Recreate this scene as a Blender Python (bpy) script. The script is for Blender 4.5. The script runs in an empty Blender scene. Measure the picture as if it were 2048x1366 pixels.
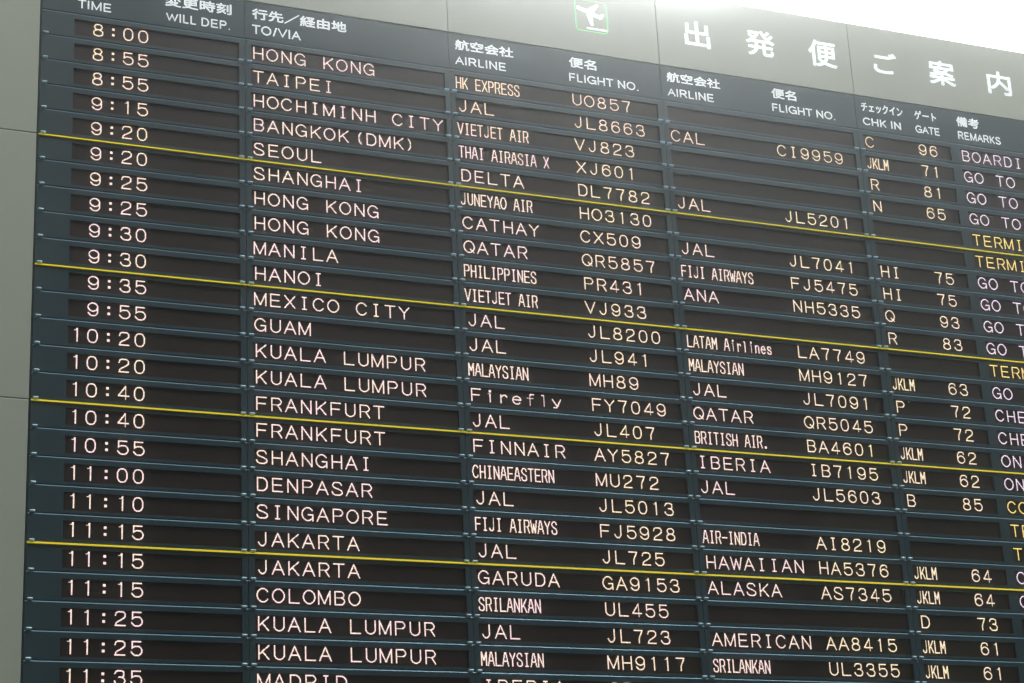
import bpy, bmesh, math, random
from mathutils import Matrix, Vector
random.seed(7)
sc = bpy.context.scene
C = sc.collection

# ------------------------------------------------------------------ camera
S = 0.14            # metres per row of the board
H0 = 6.7877         # height of the top edge of the first row
cam_d = bpy.data.cameras.new('camera')
cam = bpy.data.objects.new('camera', cam_d); C.objects.link(cam)
cam_d.sensor_width = 36.0; cam_d.lens = 72.527
cam_d.clip_start = 0.1; cam_d.clip_end = 300
rt = (0.91877892, -0.39177993, -0.04851572)
up = (-0.0863641, -0.31939546, 0.94367779)
bk = (-0.38520972, -0.86284125, -0.32728954)
cam.matrix_world = Matrix(((rt[0], up[0], bk[0], -1.71355), (rt[1], up[1], bk[1], -9.52926),
                           (rt[2], up[2], bk[2], 1.6), (0, 0, 0, 1)))
sc.camera = cam
sc.render.resolution_x = 1024; sc.render.resolution_y = 683
sc.cycles.volume_bounces = 2; sc.cycles.max_bounces = 6; sc.cycles.diffuse_bounces = 3

# ------------------------------------------------------------------ world, exposure
w = bpy.data.worlds.new('World'); sc.world = w; w.use_nodes = True
bg = w.node_tree.nodes['Background']
bg.inputs[0].default_value = (0.74, 0.87, 0.85, 1); bg.inputs[1].default_value = 0.10
sc.view_settings.view_transform = 'Standard'; sc.view_settings.look = 'None'
sc.view_settings.exposure = 0; sc.view_settings.gamma = 1

def P(x, y, z=0.0):
    """board units (x right, y down from the first row, z away from the viewer) -> metres"""
    return Vector((x * S, z * S, H0 - y * S))

# ------------------------------------------------------------------ added veil lamp
def area(name, x, y, z, sx, sy, energy, col, tx, ty, tz):
    l = bpy.data.lights.new(name, 'AREA'); l.shape = 'RECTANGLE'
    l.size = sx * S; l.size_y = sy * S; l.energy = energy; l.color = col
    o = bpy.data.objects.new(name, l); C.objects.link(o)
    o.location = P(x, y, z)
    o.rotation_euler = (P(tx, ty, tz) - P(x, y, z)).to_track_quat('-Z', 'Y').to_euler()
    return o
# unseen lamp added up and right; its sheen on the board imitates lens veil
area('veil_lamp', 57, -58, -50, 12, 8, 350, (0.93, 0.99, 0.97), 28, -4, 0)

# ------------------------------------------------------------------ materials
def mat(name, col, rough=0.5, spec=0.5, metal=0.0, noise=0.0, nscale=8.0, bump=0.0, bscale=300.0, col2=None, emit=None, es=0.0):
    m = bpy.data.materials.new(name); m.use_nodes = True
    nt = m.node_tree; b = nt.nodes['Principled BSDF']
    b.inputs['Base Color'].default_value = (*col, 1); b.inputs['Roughness'].default_value = rough
    b.inputs['Metallic'].default_value = metal
    b.inputs['Specular IOR Level'].default_value = spec
    if emit:
        b.inputs['Emission Color'].default_value = (*emit, 1); b.inputs['Emission Strength'].default_value = es
    tc = nt.nodes.new('ShaderNodeNewGeometry')
    if noise:
        n = nt.nodes.new('ShaderNodeTexNoise'); n.inputs['Scale'].default_value = nscale; n.inputs['Detail'].default_value = 5
        nt.links.new(tc.outputs['Position'], n.inputs['Vector'])
        r = nt.nodes.new('ShaderNodeMapRange'); r.inputs[1].default_value = 0.3; r.inputs[2].default_value = 0.7
        nt.links.new(n.outputs['Fac'], r.inputs[0])
        mx = nt.nodes.new('ShaderNodeMix'); mx.data_type = 'RGBA'
        c2 = col2 or tuple(c * (1 - noise) for c in col)
        c1 = tuple(c * (1 + noise) for c in col) if not col2 else col
        mx.inputs[6].default_value = (*c1, 1); mx.inputs[7].default_value = (*c2, 1)
        nt.links.new(r.outputs[0], mx.inputs[0]); nt.links.new(mx.outputs[2], b.inputs['Base Color'])
        r2 = nt.nodes.new('ShaderNodeMapRange'); r2.inputs[3].default_value = rough - 0.04; r2.inputs[4].default_value = rough + 0.05
        nt.links.new(n.outputs['Fac'], r2.inputs[0]); nt.links.new(r2.outputs[0], b.inputs['Roughness'])
    if bump:
        n2 = nt.nodes.new('ShaderNodeTexNoise'); n2.inputs['Scale'].default_value = bscale
        nt.links.new(tc.outputs['Position'], n2.inputs['Vector'])
        bp = nt.nodes.new('ShaderNodeBump'); bp.inputs['Strength'].default_value = bump; bp.inputs['Distance'].default_value = 0.001
        nt.links.new(n2.outputs['Fac'], bp.inputs['Height']); nt.links.new(bp.outputs['Normal'], b.inputs['Normal'])
    return m

def emission(name, col, s):
    m = bpy.data.materials.new(name); m.use_nodes = True; nt = m.node_tree
    b = nt.nodes['Principled BSDF']; b.inputs['Base Color'].default_value = (0.02, 0.02, 0.02, 1)
    b.inputs['Emission Color'].default_value = (*col, 1); b.inputs['Emission Strength'].default_value = s
    b.inputs['Roughness'].default_value = 0.6
    return m

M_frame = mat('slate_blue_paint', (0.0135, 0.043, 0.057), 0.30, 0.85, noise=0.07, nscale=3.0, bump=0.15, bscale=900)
M_edge = mat('bevel_highlight', (0.115, 0.225, 0.285), 0.38, 0.8, metal=0.7)  # brighter metallic tone put on the top bevels as their skylight highlight
M_reveal = mat('dark_reveal', (0.022, 0.029, 0.031), 0.8, 0.2)  # window reveals, darker than the frame paint
M_back = mat('dark_steel_backing', (0.010, 0.013, 0.015), 0.8, 0.2)
M_latch = mat('blue_grey_latch_metal', (0.62, 0.86, 1.0), 0.38, 0.9, metal=0.5)
M_screw = mat('blackened_screw', (0.012, 0.014, 0.015), 0.5, 0.4)
M_yellow = mat('yellow_trim_paint', (1.0, 0.80, 0.008), 0.5, 0.5, noise=0.04, nscale=6)
M_screen = [mat('unlit_led_matrix_a', (0.0185, 0.0095, 0.0068), 0.32, 0.5, noise=0.28, nscale=3.5, bump=0.3, bscale=700),
            mat('unlit_led_matrix_b', (0.0200, 0.0130, 0.0078), 0.30, 0.5, noise=0.16, nscale=2.5, bump=0.3, bscale=700)]
M_wall = mat('beige_grey_metal_panel', (0.45, 0.485, 0.40), 0.31, 1.0, noise=0.025, nscale=1.2, bump=0.08, bscale=500)
M_wedge = mat('beige_panel_edge', (0.52, 0.56, 0.50), 0.4, 0.5)
M_wallback = mat('wall_shadow_backing', (0.03, 0.03, 0.028), 0.8, 0.2)
M_white = mat('white_emissive_lettering', (0.86, 0.90, 0.92), 0.5, 0.3, emit=(0.93, 0.98, 1.0), es=0.55)  # white with some emission mixed into its colour
M_green = mat('green_sign_outline', (0.30, 0.86, 0.36), 0.5, 0.3, emit=(0.35, 0.9, 0.4), es=0.3)
def led(name, col, s):
    """lit LEDs: every diode and every module a little different in strength and tint"""
    m = emission(name, col, s); nt = m.node_tree; b = nt.nodes['Principled BSDF']
    ge = nt.nodes.new('ShaderNodeNewGeometry')
    n = nt.nodes.new('ShaderNodeTexNoise'); n.inputs['Scale'].default_value = 110; n.inputs['Detail'].default_value = 2
    r = nt.nodes.new('ShaderNodeMapRange'); r.inputs[1].default_value = 0.3; r.inputs[2].default_value = 0.7
    r.inputs[3].default_value = s * 0.78; r.inputs[4].default_value = s * 1.22
    nt.links.new(ge.outputs['Position'], n.inputs['Vector']); nt.links.new(n.outputs['Fac'], r.inputs[0]); nt.links.new(r.outputs[0], b.inputs['Emission Strength'])
    n2 = nt.nodes.new('ShaderNodeTexNoise'); n2.inputs['Scale'].default_value = 2.6; n2.inputs['Detail'].default_value = 3
    r2 = nt.nodes.new('ShaderNodeMapRange'); r2.inputs[1].default_value = 0.35; r2.inputs[2].default_value = 0.65
    nt.links.new(ge.outputs['Position'], n2.inputs['Vector']); nt.links.new(n2.outputs['Fac'], r2.inputs[0])
    mx = nt.nodes.new('ShaderNodeMix'); mx.data_type = 'RGBA'
    mx.inputs[6].default_value = (col[0], col[1] * 0.95, min(1, col[2] * 1.07), 1); mx.inputs[7].default_value = (col[0], min(1, col[1] * 1.03), col[2] * 0.88, 1)
    nt.links.new(r2.outputs[0], mx.inputs[0]); nt.links.new(mx.outputs[2], b.inputs['Emission Color'])
    return m
M_led = {'pink': led('lit_led_pink_white', (1.0, 0.765, 0.695), 1.42),
         'warm': led('lit_led_warm_white', (1.0, 0.765, 0.60), 1.42),
         'cream': led('lit_led_cream', (1.0, 0.80, 0.58), 1.42),
         'lilac': led('lit_led_lilac', (0.98, 0.80, 1.0), 1.35),
         'yellow': led('lit_led_yellow', (1.0, 0.77, 0.24), 1.42)}
M_pane = emission('glowing_skylight_pane', (1.0, 1.0, 1.0), 1.75)
M_glare = emission('glare_bay_pane', (0.98, 1.0, 1.0), 27.0)  # extra-bright panes added out of view to drive the glare
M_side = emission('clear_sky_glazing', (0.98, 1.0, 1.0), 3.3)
M_joint = emission('glowing_skylight_joint', (1.0, 0.985, 0.95), 1.02)

# ------------------------------------------------------------------ mesh helpers
def mk(name, verts, faces, mats, parent=None, fm=None):
    me = bpy.data.meshes.new(name)
    me.from_pydata([tuple(v) for v in verts], [], faces)
    for m in (mats if isinstance(mats, (list, tuple)) else [mats]): me.materials.append(m)
    if fm: me.polygons.foreach_set('material_index', fm)
    me.update()
    o = bpy.data.objects.new(name, me); C.objects.link(o)
    if parent: o.parent = parent
    return o
def link(name, me, parent, loc):
    o = bpy.data.objects.new(name, me); C.objects.link(o); o.parent = parent; o.location = loc
    return o
def empty(name, loc=(0, 0, 0)):
    o = bpy.data.objects.new(name, None); C.objects.link(o); o.location = loc; o.empty_display_size = 0.2
    return o

class MB:
    """collects quads in board units"""
    def __init__(s): s.v = []; s.f = []; s.m = []
    def quad(s, a, b, c, d, m=0):
        n = len(s.v); s.v += [a, b, c, d]; s.f.append((n, n + 1, n + 2, n + 3)); s.m.append(m)
    def loc(s):     # local coordinates (relative to a board point), in metres
        return [(x * S, z * S, -y * S) for x, y, z in s.v]
    def mesh(s, name, mats):
        me = bpy.data.meshes.new(name); me.from_pydata(s.loc(), [], s.f)
        for m in mats: me.materials.append(m)
        me.polygons.foreach_set('material_index', s.m); me.update(); return me
    def face_rect(s, x0, x1, y0, y1, z, m=0): s.quad((x0, y0, z), (x0, y1, z), (x1, y1, z), (x1, y0, z), m)
    def box_panel(s, x0, x1, y0, y1, z0, z1, c, m=0, me=0, ct=None, dt=None):
        """front plate z0 with chamfer c (ct on the top edge), sides back to z1"""
        ct = c if ct is None else ct
        a = (x0, x1, y0, y1); i = (x0 + c, x1 - c, y0 + ct, y1 - c)
        O = lambda z: [(a[0], a[2], z), (a[0], a[3], z), (a[1], a[3], z), (a[1], a[2], z)]
        I = [(i[0], i[2], z0), (i[0], i[3], z0), (i[1], i[3], z0), (i[1], i[2], z0)]
        o1 = O(z0 + c); o2 = O(z1)
        if dt is not None: o1[0] = (*o1[0][:2], z0 + dt); o1[3] = (*o1[3][:2], z0 + dt)
        for k in range(4):
            l = (k + 1) % 4
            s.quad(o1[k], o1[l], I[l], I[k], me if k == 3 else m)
            s.quad(o2[k], o2[l], o1[l], o1[k], m)
        return i

def cells_front(mb, i, holes, z, depth, m=0, mr=1):
    """front face of rectangle i=(x0,x1,y0,y1) with rectangular holes in one row, plus their reveals"""
    x0, x1, y0, y1 = i
    if not holes:
        mb.face_rect(x0, x1, y0, y1, z, m); return
    hy0, hy1 = holes[0][2], holes[0][3]
    mb.face_rect(x0, x1, y0, hy0, z, m); mb.face_rect(x0, x1, hy1, y1, z, m)
    cx = x0
    b = 0.008
    for hx0, hx1, _, _ in holes:
        mb.face_rect(cx, hx0, hy0, hy1, z, m); cx = hx1
        p = [(hx0, hy0), (hx0, hy1), (hx1, hy1), (hx1, hy0)]
        q = [(hx0 + b, hy0 + b), (hx0 + b, hy1 - b), (hx1 - b, hy1 - b), (hx1 - b, hy0 + b)]
        for k in range(4):
            l = (k + 1) % 4
            mb.quad((*p[k], z), (*p[l], z), (*q[l], z + b), (*q[k], z + b), m)
            mb.quad((*q[k], z + b), (*q[l], z + b), (*q[l], depth), (*q[k], depth), mr)
    mb.face_rect(cx, x1, hy0, hy1, z, m)

# ------------------------------------------------------------------ LED dot font (24 x 24 cell)
def arc(cx, cy, rx, ry, a0, a1, n=28, e=1.0):
    r = []
    for k in range(n + 1):
        a = math.radians(a0 + (a1 - a0) * k / n); c, s = math.cos(a), math.sin(a)
        r.append((cx + rx * math.copysign(abs(c) ** e, c), cy + ry * math.copysign(abs(s) ** e, s)))
    return r
def smooth(p, n=3):
    for _ in range(n):
        q = [p[0]]
        for a, b in zip(p, p[1:]):
            q += [(a[0] * .75 + b[0] * .25, a[1] * .75 + b[1] * .25), (a[0] * .25 + b[0] * .75, a[1] * .25 + b[1] * .75)]
        q.append(p[-1]); p = q
    return p
V = lambda x, a=2, b=22: [(x, a), (x, b)]
Hh = lambda y, a, b: [(a, y), (b, y)]
S_ = smooth([(19, 6.5), (18, 3.2), (14, 2), (9, 2), (5.3, 4), (5, 8.5), (9, 11), (15.5, 13), (20, 15.5), (19.8, 20.2), (15.5, 22), (9.5, 22), (5.2, 20.5), (4, 17)])
G = {
 'A': [[(3, 22), (12, 2), (21, 22)], Hh(15, 6.5, 17.5)],
 'B': [V(5), Hh(2, 5, 14), arc(14, 6.75, 5, 4.75, -90, 90), Hh(11.5, 5, 14), arc(14.3, 16.75, 5.4, 5.25, -90, 90), Hh(22, 5, 14.3)],
 'C': [arc(12, 12, 9, 10, -38, -322)],
 'D': [V(5), Hh(2, 5, 12), arc(12, 12, 8.5, 10, -90, 90), Hh(22, 5, 12)],
 'E': [V(5), Hh(2, 5, 19.5), Hh(12, 5, 18), Hh(22, 5, 20)],
 'F': [V(5), Hh(2, 5, 20), Hh(12, 5, 18)],
 'G': [arc(12, 12, 9, 10, -38, -325), Hh(13, 13, 20), V(20, 13, 22)],
 'H': [V(5), V(20), Hh(12, 5, 20)],
 'I': [V(12), Hh(2, 9, 15.5), Hh(22, 9, 15.5)],
 'J': [V(17, 2, 16), arc(11.5, 15.5, 5.5, 6.5, 0, 165)],
 'K': [V(5), [(20, 2), (5, 15.5)], [(10.3, 11), (20, 22)]],
 'L': [V(5), Hh(22, 5, 20)],
 'M': [V(3), V(21), [(3, 2), (12, 21.5), (21, 2)]],
 'N': [V(5), V(20), [(5, 2), (20, 22)]],
 'O': [arc(12, 12, 9, 10, 0, 360, 40)],
 'P': [V(5), Hh(2, 5, 14.5), arc(14.3, 7.25, 5.4, 5.25, -90, 90), Hh(12.5, 5, 14.5)],
 'Q': [arc(12, 12, 9, 10, 0, 360, 40), [(13.5, 15.5), (20.5, 22)]],
 'R': [V(5), Hh(2, 5, 14.5), arc(14.3, 7.25, 5.4, 5.25, -90, 90), Hh(12.5, 5, 14.5), [(13.8, 12.5), (20, 22)]],
 'S': [S_],
 'T': [Hh(2, 3.5, 20.5), V(12)],
 'U': [V(5, 2, 15), V(20, 2, 15), arc(12.5, 14.8, 7.5, 7.2, 0, 180)],
 'V': [[(3, 2), (12, 22), (21, 2)]],
 'W': [[(2, 2), (7, 22), (12, 5), (17, 22), (22, 2)]],
 'X': [[(4, 2), (20.5, 22)], [(20.5, 2), (4, 22)]],
 'Y': [[(3.5, 2), (12, 12), (20.5, 2)], V(12, 12, 22)],
 'Z': [Hh(2, 4, 20), [(20, 2), (4, 22)], Hh(22, 4, 20)],
 '(': [smooth([(19, 1.5), (16, 5), (14.5, 9), (14.5, 15), (16, 19), (19, 22.5)])],
 ')': [smooth([(5, 1.5), (8, 5), (9.5, 9), (9.5, 15), (8, 19), (5, 22.5)])],
 '-': [Hh(12, 4, 20)],
 '0': [arc(12, 12, 7.2, 10, 0, 360, 40, 0.86)],
 '1': [V(13), [(8.5, 4.5), (11, 4.5), (13, 2.3)]],
 '2': [smooth([(5.3, 7.5), (5.7, 3.5), (9.5, 2), (15, 1.8), (19.2, 3.8), (19.5, 8.5), (15.5, 12.5), (9.5, 15.8), (6, 18), (5.3, 22)]), Hh(22, 5.3, 19.5)],
 '3': [smooth([(5.3, 6.2), (7, 2.8), (11, 1.9), (16, 2), (18.6, 4.5), (18.4, 8.6), (16, 11), (11.2, 11.4)]), smooth([(14, 11.2), (19, 12.5), (20, 17), (18.5, 21), (14, 22.2), (9, 21.8), (6, 19.8), (4.8, 17)])],
 '4': [V(15.5), [(15.3, 2), (4.5, 17)], Hh(17, 4.5, 20)],
 '5': [[(18.5, 2), (6, 2), (5.6, 11.7)], smooth([(5.6, 11.7), (8, 9.6), (12, 8.7), (17, 9.3), (20, 13), (19.6, 19), (16, 21.9), (11, 22.2), (7, 20.8), (4.8, 17.3)])],
 '6': [smooth([(18.6, 6), (17.2, 2.6), (12.5, 1.7), (7.6, 3), (5.1, 7.5), (5, 14), (5, 15.5)]), arc(12.3, 15.6, 7.3, 6.4, 0, 360, 36)],
 '7': [[(4.8, 2), (19, 2)], smooth([(19, 2), (16.5, 8), (13.2, 13), (12.6, 22)])],
 '8': [arc(12, 6.6, 5.8, 4.7, 0, 360, 32), arc(12, 16.7, 7.4, 5.4, 0, 360, 36)],
 '9': [arc(11.7, 8.4, 7.3, 6.4, 0, 360, 36), smooth([(19, 8.5), (19.2, 16), (17.5, 20.8), (12.5, 22.4), (8, 21.5), (5.2, 18)])],
 ':': [], ' ': [], '.': [],
 'i': [V(13, 8.5), Hh(8.5, 9.5, 13)],
 'r': [V(8, 9), smooth([(8, 14), (10, 10.5), (13, 8.8), (17, 9.2), (18.5, 12)])],
 'e': [arc(12, 15.6, 7, 6.4, -2, -322, 36), Hh(15.4, 5, 19)],
 'f': [V(11.5, 5.5), smooth([(11.5, 7), (11.7, 4.2), (14, 3.8), (18.5, 3.8)]), Hh(10.5, 6.5, 17.5)],
 'l': [V(12.5, 4), Hh(4, 8.5, 12.5)],
 'y': [[(3.5, 9), (11.5, 20.5)], [(18.5, 9), (11.2, 22.8), (5.5, 23)]],
 'n': [V(5.5, 9), smooth([(5.5, 13), (8, 10), (12, 8.7), (17, 9.5), (18.5, 13), (18.5, 22)])],
 's': [smooth([(17.5, 12), (16.5, 9), (12, 8.6), (7, 9.2), (6, 12.5), (9, 14.8), (15.5, 16), (18.6, 18), (17.5, 21.4), (12, 22.2), (7, 21.5), (5, 18.8)])],
}
RECT = {':': [(10, 14, 5, 9), (10, 14, 15, 19)], '.': [(6, 13, 19, 23)], 'i': [(11, 15, 2, 6)]}
NARROW = {'M': [V(2), V(10), [(2, 2), (6, 14), (10, 2)]], 'W': [[(1, 2), (3.6, 22), (6, 8), (8.4, 22), (11, 2)]],
          'I': [V(6), Hh(2, 4, 8), Hh(22, 4, 8)], 'N': [V(2), V(10), [(2, 2), (10, 22)]],
          'A': [[(1.2, 22), (3.0, 13), (5.0, 2), (7.0, 2), (9.0, 13), (10.8, 22)], Hh(15, 3, 9)],
          'V': [[(1.2, 2), (6, 22), (10.8, 2)]], 'J': [V(8.5, 2, 17), arc(5, 17, 3.5, 5, 0, 170)]}
def seg_d(px, py, a, b):
    vx, vy = b[0] - a[0], b[1] - a[1]; L = vx * vx + vy * vy
    t = 0 if L == 0 else max(0, min(1, ((px - a[0]) * vx + (py - a[1]) * vy) / L))
    return math.hypot(px - a[0] - t * vx, py - a[1] - t * vy)
_gc = {}
def glyph(ch, narrow):
    k = (ch, narrow)
    if k in _gc: return _gc[k]
    n = 12 if narrow else 24
    if narrow and ch in NARROW: st = NARROW[ch]
    else:
        st = G[ch]
        if narrow: st = [[(6 + (x - 12) * 0.53, y) for x, y in p] for p in st]
    cells = set()
    for p in st:
        for a, b in zip(p, p[1:]):
            flat = a[0] == b[0] or a[1] == b[1]
            th = 0.96 if flat else 0.98
            for cx in range(max(0, int(min(a[0], b[0]) - 2)), min(n, int(max(a[0], b[0]) + 3))):
                for cy in range(max(0, int(min(a[1], b[1]) - 2)), min(24, int(max(a[1], b[1]) + 3))):
                    if seg_d(cx + .5, cy + .5, a, b) < th: cells.add((cx, cy))
    for x0, x1, y0, y1 in RECT.get(ch, []):
        if narrow: x0, x1 = round(6 + (x0 - 12) * .53), round(6 + (x1 - 12) * .53)
        for cx in range(x0, max(x1, x0 + 3)):
            for cy in range(y0, y1): cells.add((cx, cy))
    _gc[k] = cells
    return cells

DOT = 0.56 / 24
TOP = 0.186        # top of the 24-dot cell below the row line
LED_Z = 0.11
def led_text(text, x0, parent, panel_x, kind, narrow=False, name='led_lettering'):
    mb = MB(); pitch = 12 if narrow else 24
    h = DOT * 0.465
    for i, ch in enumerate(text):
        for cx, cy in glyph(ch, narrow):
            x = x0 + (i * pitch + cx + .5) * DOT - panel_x; y = TOP + (cy + .5) * DOT
            mb.face_rect(x - h, x + h, y - h, y + h, LED_Z - 0.004)
    if not mb.f: return
    me = mb.mesh(name, [M_led[kind]])
    link(name, me, parent, (0, 0, 0))

# ------------------------------------------------------------------ the board
COLX = [0.0, 7.675, 16.042, 25.514, 34.978, 48.45]
WIN = [[(1.20, 7.45)], [(7.90, 15.835)], [(16.255, 25.285)], [(25.725, 34.745)], [(35.21, 39.765), (40.22, 48.22)]]
SPLIT = {2: 21.375, 3: 30.88}
ORG = {'time': 1.265, 'via': 7.94, 'al1': 16.31, 'fl1': 21.345, 'al2': 25.80, 'fl2': 30.84, 'chk': 35.33, 'gate': 38.04, 'rem': 40.30}
NROW = 27
board = empty('departure_board', P(0, -1.64, 0))
board['label'] = 'large slate blue airport departure board with rows of lit destinations, airlines and flight numbers'
board['category'] = 'departure board'
B0 = P(0, -1.64, 0)
g = 0.016

def bl(x, y, z=0): return P(x, y, z) - B0

bp = MB(); bp.face_rect(-0.03, 48.47, -1.60, NROW - 0.05, 0.30)
link('back_plate', bp.mesh('back_plate', [M_back]), board, bl(0, 0))
for xa, xb, ya, yb in ((-0.03, -0.008, -1.66, NROW), (48.458, 48.48, -1.66, NROW)):
    bc = MB(); bc.box_panel(xa, xb, ya, yb, 0.02, 0.6, 0.004); bc.face_rect(xa + .004, xb - .004, ya + .004, yb - .004, 0.02)
    link('side_trim', bc.mesh('side_trim', [M_frame]), board, bl(0, 0))

frame_me, scr_me = [], []
for c in range(5):
    X = COLX[c]; mb = MB()
    x1 = COLX[c + 1] - X
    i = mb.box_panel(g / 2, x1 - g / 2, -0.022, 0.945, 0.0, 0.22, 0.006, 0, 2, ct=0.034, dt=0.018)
    # tall top bevel that catches the skylight
    holes = [(a - X, b - X, 0.190, 0.845) for a, b in WIN[c]]
    cells_front(mb, i, holes, 0.0, LED_Z + 0.01, 0, 1)
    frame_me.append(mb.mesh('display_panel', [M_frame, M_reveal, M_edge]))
    L = []
    for a, b in WIN[c]:
        parts = [(a, b)]
        if c in SPLIT: parts = [(a, SPLIT[c] - 0.006), (SPLIT[c] + 0.006, b)]
        for k, (p, q) in enumerate(parts):
            sm = MB(); sm.face_rect(p - X, q - X, 0.185, 0.85, LED_Z)
            sm.quad((q - X, 0.185, LED_Z), (q - X, 0.85, LED_Z), (q - X, 0.85, LED_Z + .1), (q - X, 0.185, LED_Z + .1))
            L.append(sm.mesh('led_screen', [M_screen[(k + (1 if len(WIN[c]) > 1 else 0)) % 2 if c >= 2 else 0]]))
    scr_me.append(L)

# latch: a small rounded bar standing proud of the lower corner
def latch_mesh():
    v = []; f = []; n = 10; L = 0.092; r = 0.050
    prof = []
    for k in range(n + 1):
        a = math.radians(-90 + 180 * k / n); prof.append((-math.cos(a) * 0.10, math.sin(a) * r))   # z out (negative), y
    for sx in (-L, -L + 0.012, L - 0.012, L):
        sc_ = 0.75 if abs(sx) == L else 1.0
        for z, y in prof: v.append((sx, y * sc_, z * sc_))
    m = n + 1
    for s in range(3):
        for k in range(n): f.append((s * m + k, s * m + k + 1, (s + 1) * m + k + 1, (s + 1) * m + k))
    f.append(tuple(range(m))); f.append(tuple(reversed(range(3 * m, 4 * m))))
    me = bpy.data.meshes.new('latch'); me.from_pydata([(x * S, z * S, -y * S) for x, y, z in v], [], f)
    me.materials.append(M_latch)
    bmx = bmesh.new(); bmx.from_mesh(me); bmesh.ops.recalc_face_normals(bmx, faces=bmx.faces); bmx.to_mesh(me); bmx.free()
    me.polygons.foreach_set('use_smooth', [len(p.vertices) == 4 for p in me.polygons]); me.update()
    return me
def screw_mesh():
    v = [(0, 0, -0.012)]; f = []; n = 10
    for r, z in ((0.020, -0.012), (0.029, -0.002)):
        for k in range(n): a = 2 * math.pi * k / n; v.append((r * math.cos(a), r * math.sin(a), z))
    for k in range(n):
        l = (k + 1) % n
        f.append((0, 1 + l, 1 + k)); f.append((1 + k, 1 + l, 1 + n + l, 1 + n + k))
    me = bpy.data.meshes.new('screw'); me.from_pydata([(x * S, z * S, -y * S) for x, y, z in v], [], f)
    me.materials.append(M_screw); me.update(); return me
LATCH, SCREW = latch_mesh(), screw_mesh()
strip_me = []
for c in range(5):
    mb = MB(); w_ = COLX[c + 1] - COLX[c]
    a, b, y0, y1 = 0.012, w_ - 0.012, -0.031, 0.050
    # wedge section: the upper edge close to the panel, the lower edge standing proud
    A, B, D, E_ = (a, y0, -0.006), (a, y1, -0.078), (b, y1, -0.078), (b, y0, -0.006)
    mb.quad(A, B, D, E_); mb.quad((a, y0, .02), A, E_, (b, y0, .02)); mb.quad(B, (a, y1, .001), (b, y1, .001), D)
    mb.quad((a, y0, .02), (a, y1, .001), B, A); mb.quad(E_, D, (b, y1, .001), (b, y0, .02))
    strip_me.append(mb.mesh('yellow_strip', [M_yellow]))

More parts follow.
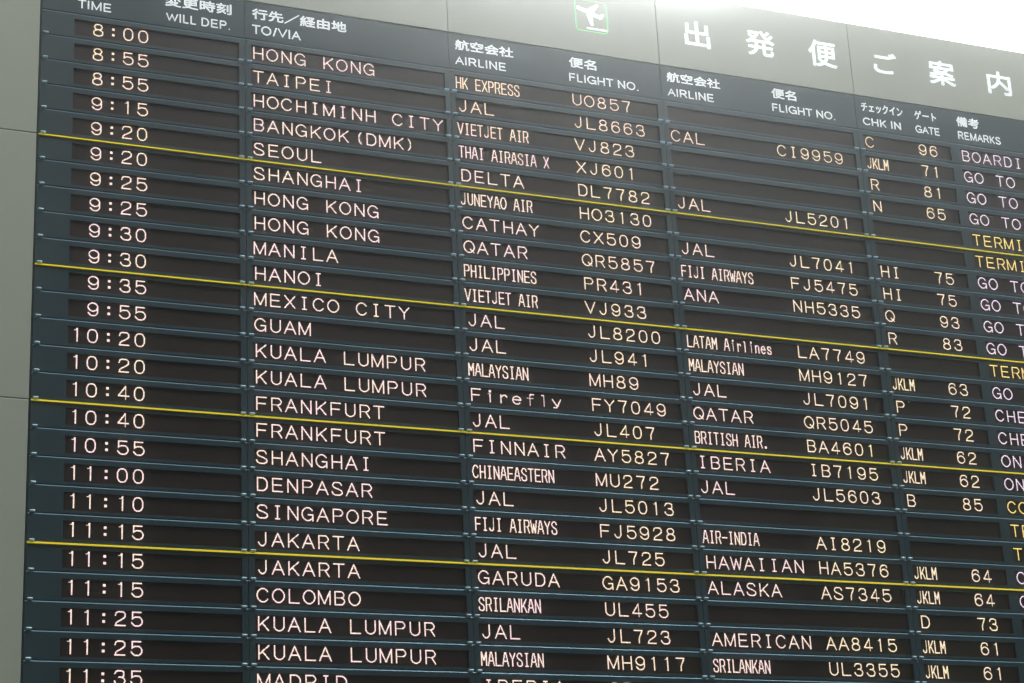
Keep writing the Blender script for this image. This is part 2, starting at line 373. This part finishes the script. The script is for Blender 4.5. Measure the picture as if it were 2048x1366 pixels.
N = True
ROWS = [  # time, destination, airline, flight, airline 2, flight 2, check-in, gate, remark, remark colour
 ('8:00', 'HONG KONG', ('HK EXPRESS', N), 'UO857', None, None, 'C', '96', 'BOARDING', 'lilac'),
 ('8:55', 'TAIPEI', ('JAL', 0), 'JL8663', ('CAL', 0), 'CI9959', ('JKLM', N), '71', 'GO TO GATE', 'lilac'),
 ('8:55', 'HOCHIMINH CITY', ('VIETJET AIR', N), 'VJ823', None, None, 'R', '81', 'GO TO GATE', 'lilac'),
 ('9:15', 'BANGKOK(DMK)', ('THAI AIRASIA X', N), 'XJ601', None, None, 'N', '65', 'GO TO GATE', 'lilac'),
 ('9:20', 'SEOUL', ('DELTA', 0), 'DL7782', ('JAL', 0), 'JL5201', None, None, 'TERMINAL', 'yellow'),
 ('9:20', 'SHANGHAI', ('JUNEYAO AIR', N), 'HO3130', None, None, None, None, 'TERMINAL', 'yellow'),
 ('9:25', 'HONG KONG', ('CATHAY', 0), 'CX509', ('JAL', 0), 'JL7041', 'HI', '75', 'GO TO GATE', 'lilac'),
 ('9:25', 'HONG KONG', ('QATAR', 0), 'QR5857', ('FIJI AIRWAYS', N), 'FJ5475', 'HI', '75', 'GO TO GATE', 'lilac'),
 ('9:30', 'MANILA', ('PHILIPPINES', N), 'PR431', ('ANA', 0), 'NH5335', 'Q', '93', 'GO TO GATE', 'lilac'),
 ('9:30', 'HANOI', ('VIETJET AIR', N), 'VJ933', None, None, 'R', '83', 'GO TO GATE', 'lilac'),
 ('9:35', 'MEXICO CITY', ('JAL', 0), 'JL8200', ('LATAM Airlines', N), 'LA7749', None, None, 'TERMINAL', 'yellow'),
 ('9:55', 'GUAM', ('JAL', 0), 'JL941', ('MALAYSIAN', N), 'MH9127', ('JKLM', N), '63', 'GO TO GATE', 'lilac'),
 ('10:20', 'KUALA LUMPUR', ('MALAYSIAN', N), 'MH89', ('JAL', 0), 'JL7091', 'P', '72', 'CHECK IN', 'lilac'),
 ('10:20', 'KUALA LUMPUR', ('Firefly', 0), 'FY7049', ('QATAR', 0), 'QR5045', 'P', '72', 'CHECK IN', 'lilac'),
 ('10:40', 'FRANKFURT', ('JAL', 0), 'JL407', ('BRITISH AIR.', N), 'BA4601', ('JKLM', N), '62', 'ON TIME', 'lilac'),
 ('10:40', 'FRANKFURT', ('FINNAIR', 0), 'AY5827', ('IBERIA', 0), 'IB7195', ('JKLM', N), '62', 'ON TIME', 'lilac'),
 ('10:55', 'SHANGHAI', ('CHINAEASTERN', N), 'MU272', ('JAL', 0), 'JL5603', 'B', '85', 'CO', 'yellow'),
 ('11:00', 'DENPASAR', ('JAL', 0), 'JL5013', None, None, None, None, 'TERMINAL', 'yellow'),
 ('11:10', 'SINGAPORE', ('FIJI AIRWAYS', N), 'FJ5928', ('AIR-INDIA', N), 'AI8219', None, None, 'TERMINAL', 'yellow'),
 ('11:15', 'JAKARTA', ('JAL', 0), 'JL725', ('HAWAIIAN', 0), 'HA5376', ('JKLM', N), '64', 'ON TIME', 'lilac'),
 ('11:15', 'JAKARTA', ('GARUDA', 0), 'GA9153', ('ALASKA', 0), 'AS7345', ('JKLM', N), '64', 'ON TIME', 'lilac'),
 ('11:15', 'COLOMBO', ('SRILANKAN', N), 'UL455', None, None, 'D', '73', None, None),
 ('11:25', 'KUALA LUMPUR', ('JAL', 0), 'JL723', ('AMERICAN', 0), 'AA8415', ('JKLM', N), '61', None, None),
 ('11:25', 'KUALA LUMPUR', ('MALAYSIAN', N), 'MH9117', ('SRILANKAN', N), 'UL3355', ('JKLM', N), '61', None, None),
 ('11:35', 'MADRID', ('IBERIA', 0), 'IB', None, None, None, None, None, None),
]
ROWS += [(None,) * 10] * (NROW - len(ROWS))

def tt(parent, X, text, org, kind):
    if not text: return
    nar = False
    if isinstance(text, tuple): text, nar = text
    x = org
    if org == ORG['time'] and len(text) == 4: text = ' ' + text
    led_text(text, x, parent, X, kind, bool(nar))
tx = lambda t: (t[0] if isinstance(t, tuple) else t) if t else ''
for r in range(NROW):
    R = ROWS[r]
    tcol = 'warm' if r < 5 else 'pink'
    for c in range(5):
        X = COLX[c]
        p = link('display_panel', frame_me[c], board, bl(X, r))
        for me in scr_me[c]: link('led_screen', me, p, (0, 0, 0))
        w_ = COLX[c + 1] - X
        link('latch', LATCH, p, (0.165 * S, 0, -0.925 * S)); link('latch', LATCH, p, ((w_ - 0.165) * S, 0, -0.925 * S))
        link('screw', SCREW, p, (0.088 * S, 0, -0.085 * S)); link('screw', SCREW, p, ((w_ - 0.108) * S, 0, -0.085 * S))
        if r and r % 5 == 0: link('yellow_strip', strip_me[c], p, (0, 0, 0))
        if c == 0: tt(p, X, R[0], ORG['time'], tcol); s = tx(R[0])
        if c == 1: tt(p, X, R[1], ORG['via'], 'pink'); s = tx(R[1])
        if c == 2:
            tt(p, X, R[2], ORG['al1'], 'pink' if r > 2 else 'warm'); tt(p, X, R[3], ORG['fl1'], 'cream' if r < 6 else 'warm'); s = (tx(R[2]) + ' ' + tx(R[3])).strip()
        if c == 3:
            tt(p, X, R[4], ORG['al2'], 'pink' if r > 4 else 'warm'); tt(p, X, R[5], ORG['fl2'], 'cream'); s = (tx(R[4]) + ' ' + tx(R[5])).strip()
        if c == 4:
            tt(p, X, R[6], ORG['chk'], 'cream'); tt(p, X, R[7], ORG['gate'], 'cream'); tt(p, X, R[8], ORG['rem'], R[9]); s = (tx(R[6]) + ' ' + tx(R[7]) + ' ' + tx(R[8])).strip()
        p['label'] = ('display panel lit with %s' % s) if s else 'dark display panel with nothing lit'

# ------------------------------------------------------------------ header and its lettering
def text_mesh(name, text, x0, x1, y0, y1, z, thick, m, bold=0.0):
    """Japanese lettering fitted to a rectangle of the board plane; weight added by layered offset copies"""
    cu = bpy.data.curves.new('t', 'FONT'); cu.body = text; cu.size = 1.0; cu.resolution_u = 4; cu.fill_mode = 'FRONT'
    o = bpy.data.objects.new('t', cu); C.objects.link(o)
    dg = bpy.context.evaluated_depsgraph_get(); dg.update()
    me0 = bpy.data.meshes.new_from_object(o.evaluated_get(dg))
    bpy.data.objects.remove(o)
    xs = [v.co.x for v in me0.vertices]; ys = [v.co.y for v in me0.vertices]
    a, b, lo, hi = min(xs), max(xs), min(ys), max(ys)
    fx, fy = (x1 - x0 - 2 * bold) / (b - a), (y1 - y0 - 2 * bold) / (hi - lo)
    V_, F_ = [], []
    offs = [(0, 0)] + [(math.cos(t * math.pi / 3), math.sin(t * math.pi / 3)) for t in range(6)] if bold else [(0, 0)]
    for k, (ox, oy) in enumerate(offs):
        n = len(V_); zz = z - thick - 0.0004 * k
        for v in me0.vertices:
            V_.append(((x0 + bold + (v.co.x - a) * fx + ox * bold) * S, zz * S, -(y1 - bold - (v.co.y - lo) * fy + oy * bold) * S))
        F_ += [tuple(n + i for i in p.vertices) for p in me0.polygons]
    # rim of the lettering (its thickness)
    bm = bmesh.new(); bm.from_mesh(me0); bmesh.ops.remove_doubles(bm, verts=bm.verts, dist=1e-6)
    for e in bm.edges:
        if e.is_boundary:
            n = len(V_)
            for v, zz in ((e.verts[0], z), (e.verts[1], z), (e.verts[1], z - thick), (e.verts[0], z - thick)):
                V_.append(((x0 + bold + (v.co.x - a) * fx) * S, zz * S, -(y1 - bold - (v.co.y - lo) * fy) * S))
            F_.append((n, n + 1, n + 2, n + 3))
    bm.free(); bpy.data.meshes.remove(me0)
    me = bpy.data.meshes.new(name); me.from_pydata(V_, [], F_); me.materials.append(m); me.update()
    return me

ADV = {'I': 278, 'T': 611, 'M': 833, 'E': 667, 'W': 944, 'L': 556, 'D': 722, 'P': 667, '.': 278, 'O': 778, '/': 400, 'V': 667, 'A': 667,
       'R': 722, 'N': 722, 'F': 611, 'G': 778, 'H': 722, 'C': 722, 'K': 667, 'S': 667, ' ': 278}
SB = {'T': 20, 'V': 10, 'A': 15, 'W': 10, '/': 10, 'O': 40, 'C': 40, 'G': 40, 'S': 45}
def grotesque(name, text, x0, x1, y0, y1, z, thick, m, wt=0.14):
    """Latin capitals drawn as ribbons of even weight, spaced like a plain grotesque"""
    q = []; pen = 0; t = wt * 718
    for ch in text:
        ad = ADV[ch]; sb = SB.get(ch, 75)
        if ch == 'I': st = [[(0.5, 0), (0.5, 1)]]; xa, xb = ad / 2, ad / 2
        elif ch == '/': st = [[(0, 1), (1, 0)]]; xa, xb = 60 + t / 2, ad - 60 - t / 2
        elif ch == '.': q.append([[(pen + ad / 2 - t / 2, 1 - t / 718), (pen + ad / 2 - t / 2, 1), (pen + ad / 2 + t / 2, 1), (pen + ad / 2 + t / 2, 1 - t / 718)]]); pen += ad; continue
        elif ch == ' ': pen += ad; continue
        else:
            g0 = G[ch] if ch != 'M' else [V(3), V(21), [(3, 2), (12, 22), (21, 2)]]
            mn = min(p[0] for s_ in g0 for p in s_); mxx = max(p[0] for s_ in g0 for p in s_)
            st = [[((p[0] - mn) / (mxx - mn), (p[1] - 2) / 20) for p in s_] for s_ in g0]; xa, xb = sb + t / 2, ad - sb - t / 2
        for s_ in st:
            pts = [(pen + xa + p[0] * (xb - xa), (p[1] * (718 - t) + t / 2)) for p in s_]
            ns = []
            for a, b in zip(pts, pts[1:]):
                L = math.hypot(b[0] - a[0], b[1] - a[1]) or 1; ns.append((-(b[1] - a[1]) / L, (b[0] - a[0]) / L))
            # extend free ends by half the weight
            def ext(p, o): L = math.hypot(p[0] - o[0], p[1] - o[1]) or 1; return (p[0] + (p[0] - o[0]) / L * t / 2, p[1] + (p[1] - o[1]) / L * t / 2)
            if len(pts) <= 3: pts[0] = ext(pts[0], pts[1]); pts[-1] = ext(pts[-1], pts[-2])
            l, r = [], []
            for k, p in enumerate(pts):
                if k == 0: n = ns[0]; f = 1
                elif k == len(pts) - 1: n = ns[-1]; f = 1
                else:
                    n = (ns[k - 1][0] + ns[k][0], ns[k - 1][1] + ns[k][1]); L = math.hypot(*n) or 1; n = (n[0] / L, n[1] / L)
                    f = min(2.2, 1 / max(0.3, n[0] * ns[k][0] + n[1] * ns[k][1]))
                l.append((p[0] + n[0] * t / 2 * f, min(718, max(0, p[1] + n[1] * t / 2 * f)) / 718)); r.append((p[0] - n[0] * t / 2 * f, min(718, max(0, p[1] - n[1] * t / 2 * f)) / 718))
            q.append([[l[k], l[k + 1], r[k + 1], r[k]] for k in range(len(l) - 1)])
        pen += ad
    xs = [p[0] for rib in q for f in rib for p in f]; a, b = min(xs), max(xs)
    V_, F_ = [], []
    c = lambda p, zz: ((x0 + (p[0] - a) / (b - a) * (x1 - x0)) * S, zz * S, -(y0 + p[1] * (y1 - y0)) * S)
    for k, rib in enumerate(q):
        zz = z - thick - 0.0003 * (k % 5)
        for f in rib:
            n = len(V_); V_ += [c(p, zz) for p in f]; F_.append((n, n + 1, n + 2, n + 3))
            for i, j in ((0, 1), (2, 3)):
                n = len(V_); V_ += [c(f[i], z), c(f[j], z), c(f[j], zz), c(f[i], zz)]; F_.append((n, n + 1, n + 2, n + 3))
    me = bpy.data.meshes.new(name); me.from_pydata(V_, [], F_); me.materials.append(m); me.update()
    return me

HEAD = [
 [('TIME', 1.309, 2.542, -0.635, -0.285, 0.0), ('変更時刻', 4.575, 7.154, -1.395, -0.925, 1.0), ('WILL DEP.', 4.617, 7.093, -0.65, -0.295, 0.0)],
 [('行先／経由地', 7.965, 11.769, -1.385, -0.922, 1.0), ('TO/VIA', 7.96, 9.909, -0.68, -0.295, 0.0)],
 [('航空会社', 16.317, 18.855, -1.385, -0.925, 1.0), ('AIRLINE', 16.30, 18.494, -0.645, -0.285, 0.0), ('便名', 21.327, 22.56, -1.385, -0.92, 1.0), ('FLIGHT NO.', 21.30, 24.435, -0.65, -0.285, 0.0)],
 [('航空会社', 25.80, 28.33, -1.39, -0.93, 1.0), ('AIRLINE', 25.79, 27.965, -0.645, -0.285, 0.0), ('便名', 30.82, 32.03, -1.385, -0.91, 1.0), ('FLIGHT NO.', 30.79, 33.89, -0.65, -0.29, 0.0)],
 [('チェックイン', 35.29, 37.417, -1.375, -0.93, 0.8), ('CHK IN', 35.30, 37.255, -0.64, -0.285, 0.0), ('ゲート', 38.02, 39.165, -1.37, -0.925, 0.8), ('GATE', 38.00, 39.253, -0.64, -0.285, 0.0), ('備考', 40.229, 41.434, -1.385, -0.90, 1.0), ('REMARKS', 40.238, 42.501, -0.655, -0.285, 0.0)],
]
for c in range(5):
    X = COLX[c]; mb = MB(); w_ = COLX[c + 1] - X
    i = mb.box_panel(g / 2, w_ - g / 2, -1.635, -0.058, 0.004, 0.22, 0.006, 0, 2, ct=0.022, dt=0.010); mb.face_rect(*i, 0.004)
    h = link('header_panel', mb.mesh('header_panel', [M_frame, M_reveal, M_edge]), board, bl(X, 0))
    h['label'] = 'header panel lettered ' + ' '.join(t[0] for t in HEAD[c])
    for t, x0, x1, y0, y1, bold in HEAD[c]:
        if bold: me = text_mesh('lettering', t, x0 - X, x1 - X, y0, y1, 0.0035, 0.004, M_white, 0.011 * bold)
        else: me = grotesque('lettering', t, x0 - X, x1 - X, y0, y1, 0.0035, 0.004, M_white)
        link('lettering', me, h, (0, 0, 0))

# ------------------------------------------------------------------ wall of beige metal panels round the board
YT = -5.15
wall = empty('wall', P(-0.05, 30, 0)); wall['kind'] = 'structure'
W0 = P(-0.05, 30, 0)
mb = MB()
mb.face_rect(-24.0, -0.03, YT + .1, 36, 0.16); mb.face_rect(-0.03, 80, YT + .1, -1.62, 0.16); mb.face_rect(48.49, 80, -1.62, 36, 0.16)
mb.quad((-24, YT + .1, .16), (-24, YT + .1, 2.2), (80, YT + .1, 2.2), (80, YT + .1, .16))
link('wall_backing', mb.mesh('wall_backing', [M_wallback]), wall, P(0, 0) - W0)
def wall_panel(x0, x1, y0, y1):
    mb = MB(); i = mb.box_panel(x0 + 0.012, x1 - 0.012, y0 + 0.012, y1 - 0.022, -0.03, 0.16, 0.012, 0, 1, ct=0.022); mb.face_rect(*i, -0.03)
    link('wall_panel', mb.mesh('wall_panel', [M_wall, M_wedge]), wall, P(0, 0) - W0)
for a, b in ((-24, -16), (-16, -8.04), (-8.04, -0.055)):
    for y in (YT, 5, 15, 25):
        wall_panel(a, b, y, {YT: 5, 5: 15, 15: 25, 25: 35}[y])
edges = [-0.055, 7.675, 16.042, 25.508, 34.985, 48.45, 58, 68, 80]
for a, b in zip(edges, edges[1:]): wall_panel(a, b, YT, -1.645)
for y0, y1 in ((-1.645, 5), (5, 15), (15, 25), (25, 35)):
    for a, b in zip(edges[5:], edges[6:]): wall_panel(max(a, 48.49), b, y0, y1)

# ------------------------------------------------------------------ big white heading on the wall
hd = empty('heading_lettering', P(26.79, -2.75, -0.03))
hd['label'] = 'big white Japanese heading characters spaced along the beige wall above the board'; hd['category'] = 'sign'
for t, x0, x1, y0, y1 in (('出', 26.80, 28.02, -3.95, -2.735), ('発', 29.77, 31.18, -4.02, -2.80), ('便', 32.87, 34.28, -4.04, -2.76),
                          ('ご', 36.17, 37.39, -3.955, -2.91), ('案', 39.06, 40.45, -4.01, -2.80), ('内', 42.19, 43.48, -3.95, -2.78)):
    me = text_mesh('character', t, x0 - 26.79, x1 - 26.79, y0 + 2.75, y1 + 2.75, 0.001, 0.012, M_white, 0.025)
    link('character', me, hd, (0, 0, 0))
pc = empty('departures_pictogram', P(22.47, -2.66, -0.03))
pc['label'] = 'white take-off aeroplane pictogram inside a thin green rounded square on the wall'; pc['category'] = 'pictogram'
def poly(name, pts, z0, z1, m, parent):
    bm = bmesh.new(); vs = [bm.verts.new(((x - 22.47) * S, z0 * S, -(y + 2.66) * S)) for x, y in pts]
    f = bm.faces.new(vs); r = bmesh.ops.extrude_face_region(bm, geom=[f])
    for e in r['geom']:
        if isinstance(e, bmesh.types.BMVert): e.co.y = z1 * S
    bmesh.ops.recalc_face_normals(bm, faces=bm.faces)
    me = bpy.data.meshes.new(name); bm.to_mesh(me); bm.free(); me.materials.append(m)
    return link(name, me, parent, (0, 0, 0))
plane = [(21.805, -3.75), (21.83, -3.79), (21.88, -3.80), (22.264, -3.689), (22.74, -4.0), (22.80, -4.0), (22.84, -3.94), (22.592, -3.58), (22.84, -3.486), (22.95, -3.575), (23.03, -3.58),
         (23.085, -3.53), (22.975, -3.35), (22.93, -3.315), (22.875, -3.31), (22.535, -3.401), (22.54, -2.98), (22.51, -2.945), (22.46, -2.955), (22.407, -2.996), (22.224, -3.53), (22.175, -3.535), (21.88, -3.62), (21.82, -3.66)]
poly('aeroplane', plane, 0.001, -0.012, M_white, pc)
poly('runway_bar', [(22.215, -2.862), (23.165, -2.862), (23.165, -2.78), (22.235, -2.78)], 0.001, -0.012, M_white, pc)
def rrect(x0, x1, y0, y1, r, n=8):
    o = []
    for cx, cy, a in ((x1 - r, y1 - r, 0), (x0 + r, y1 - r, 90), (x0 + r, y0 + r, 180), (x1 - r, y0 + r, 270)):
        for k in range(n + 1): t = math.radians(a + 90 * k / n); o.append((cx + r * math.cos(t), cy + r * math.sin(t)))
    return o
oo = rrect(21.735, 23.225, -4.13, -2.665, 0.20); ii = rrect(21.775, 23.185, -4.09, -2.705, 0.16)
mb = MB(); n = len(oo); k_ = lambda p, z: (p[0] - 22.47, p[1] + 2.66, z)
for a in range(n):
    b = (a + 1) % n
    mb.quad(k_(oo[a], -.008), k_(oo[b], -.008), k_(ii[b], -.008), k_(ii[a], -.008))
    mb.quad(k_(oo[a], .001), k_(oo[b], .001), k_(oo[b], -.008), k_(oo[a], -.008))
    mb.quad(k_(ii[b], .001), k_(ii[a], .001), k_(ii[a], -.008), k_(ii[b], -.008))
link('green_outline', mb.mesh('green_outline', [M_green]), pc, (0, 0, 0))

# ------------------------------------------------------------------ glowing skylight ceiling of the hall, above and beyond the wall
YC = -76
XG = 2      # unseen extra-bright bay added for the glare starts here; panels either side are duller
sk = empty('skylight_ceiling', P(20, YC, 0)); sk['kind'] = 'structure'
K0 = P(20, YC, 0)
def slab(mb, x0, x1, z0, z1, y0, y1):
    v = [(x0, y1, z0), (x1, y1, z0), (x1, y1, z1), (x0, y1, z1), (x0, y0, z0), (x1, y0, z0), (x1, y0, z1), (x0, y0, z1)]
    for q in ((0, 1, 2, 3), (7, 6, 5, 4), (0, 4, 5, 1), (1, 5, 6, 2), (2, 6, 7, 3), (3, 7, 4, 0)): mb.quad(*[v[k] for k in q])
pane = MB(); slab(pane, 0, 23.0, 0, 35.0, -0.5, 0)
pane_me = pane.mesh('skylight_pane', [M_pane]); pane_me2 = pane.mesh('skylight_pane', [M_glare]); pane_me3 = pane.mesh('skylight_pane', [M_side])
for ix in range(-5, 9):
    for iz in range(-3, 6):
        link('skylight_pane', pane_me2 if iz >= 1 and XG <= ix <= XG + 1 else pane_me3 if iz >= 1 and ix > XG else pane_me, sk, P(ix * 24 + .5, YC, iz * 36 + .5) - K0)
jm = MB(); slab(jm, 0, 1.0, -108, 216, -0.7, -0.1); jx = jm.mesh('skylight_joint', [M_joint])
for ix in range(-5, 10): link('skylight_joint', jx, sk, P(ix * 24 - .5, YC, 0) - K0)
jm = MB(); slab(jm, -120, 216, 0, 1.0, -0.6, -0.1); jz = jm.mesh('skylight_crossbar', [M_joint])
for iz in range(-3, 7): link('skylight_crossbar', jz, sk, P(0, YC, iz * 36 - .5) - K0)

# ------------------------------------------------------------------ scattering box added between camera and board to imitate lens glare
HZ = dict(density=0.0052, g=0.960, density2=0.0065, g2=0.992)
v = [P(x, y, z) for z in (-72, 14) for y in (YC + 2, 50) for x in (-40, 90)]
hz = mk('glare_haze', v, [(0, 1, 3, 2), (4, 6, 7, 5), (0, 4, 5, 1), (2, 3, 7, 6), (0, 2, 6, 4), (1, 5, 7, 3)], [])
hz['kind'] = 'stuff'
bmx = bmesh.new(); bmx.from_mesh(hz.data); bmesh.ops.recalc_face_normals(bmx, faces=bmx.faces); bmx.to_mesh(hz.data); bmx.free()
mh = bpy.data.materials.new('glare_scatter'); mh.use_nodes = True; nt = mh.node_tree; nt.nodes.clear()
pv = nt.nodes.new('ShaderNodeVolumePrincipled'); ou = nt.nodes.new('ShaderNodeOutputMaterial')
pv.inputs['Color'].default_value = (0.97, 1.0, 0.98, 1); pv.inputs['Density'].default_value = HZ['density']; pv.inputs['Anisotropy'].default_value = HZ['g']
pw_ = nt.nodes.new('ShaderNodeVolumePrincipled'); pw_.inputs['Color'].default_value = (1, 1, 1, 1)
pw_.inputs['Density'].default_value = HZ['density2']; pw_.inputs['Anisotropy'].default_value = HZ['g2']
ad_ = nt.nodes.new('ShaderNodeAddShader'); nt.links.new(pv.outputs[0], ad_.inputs[0]); nt.links.new(pw_.outputs[0], ad_.inputs[1])
nt.links.new(ad_.outputs[0], ou.inputs['Volume']); hz.data.materials.append(mh)
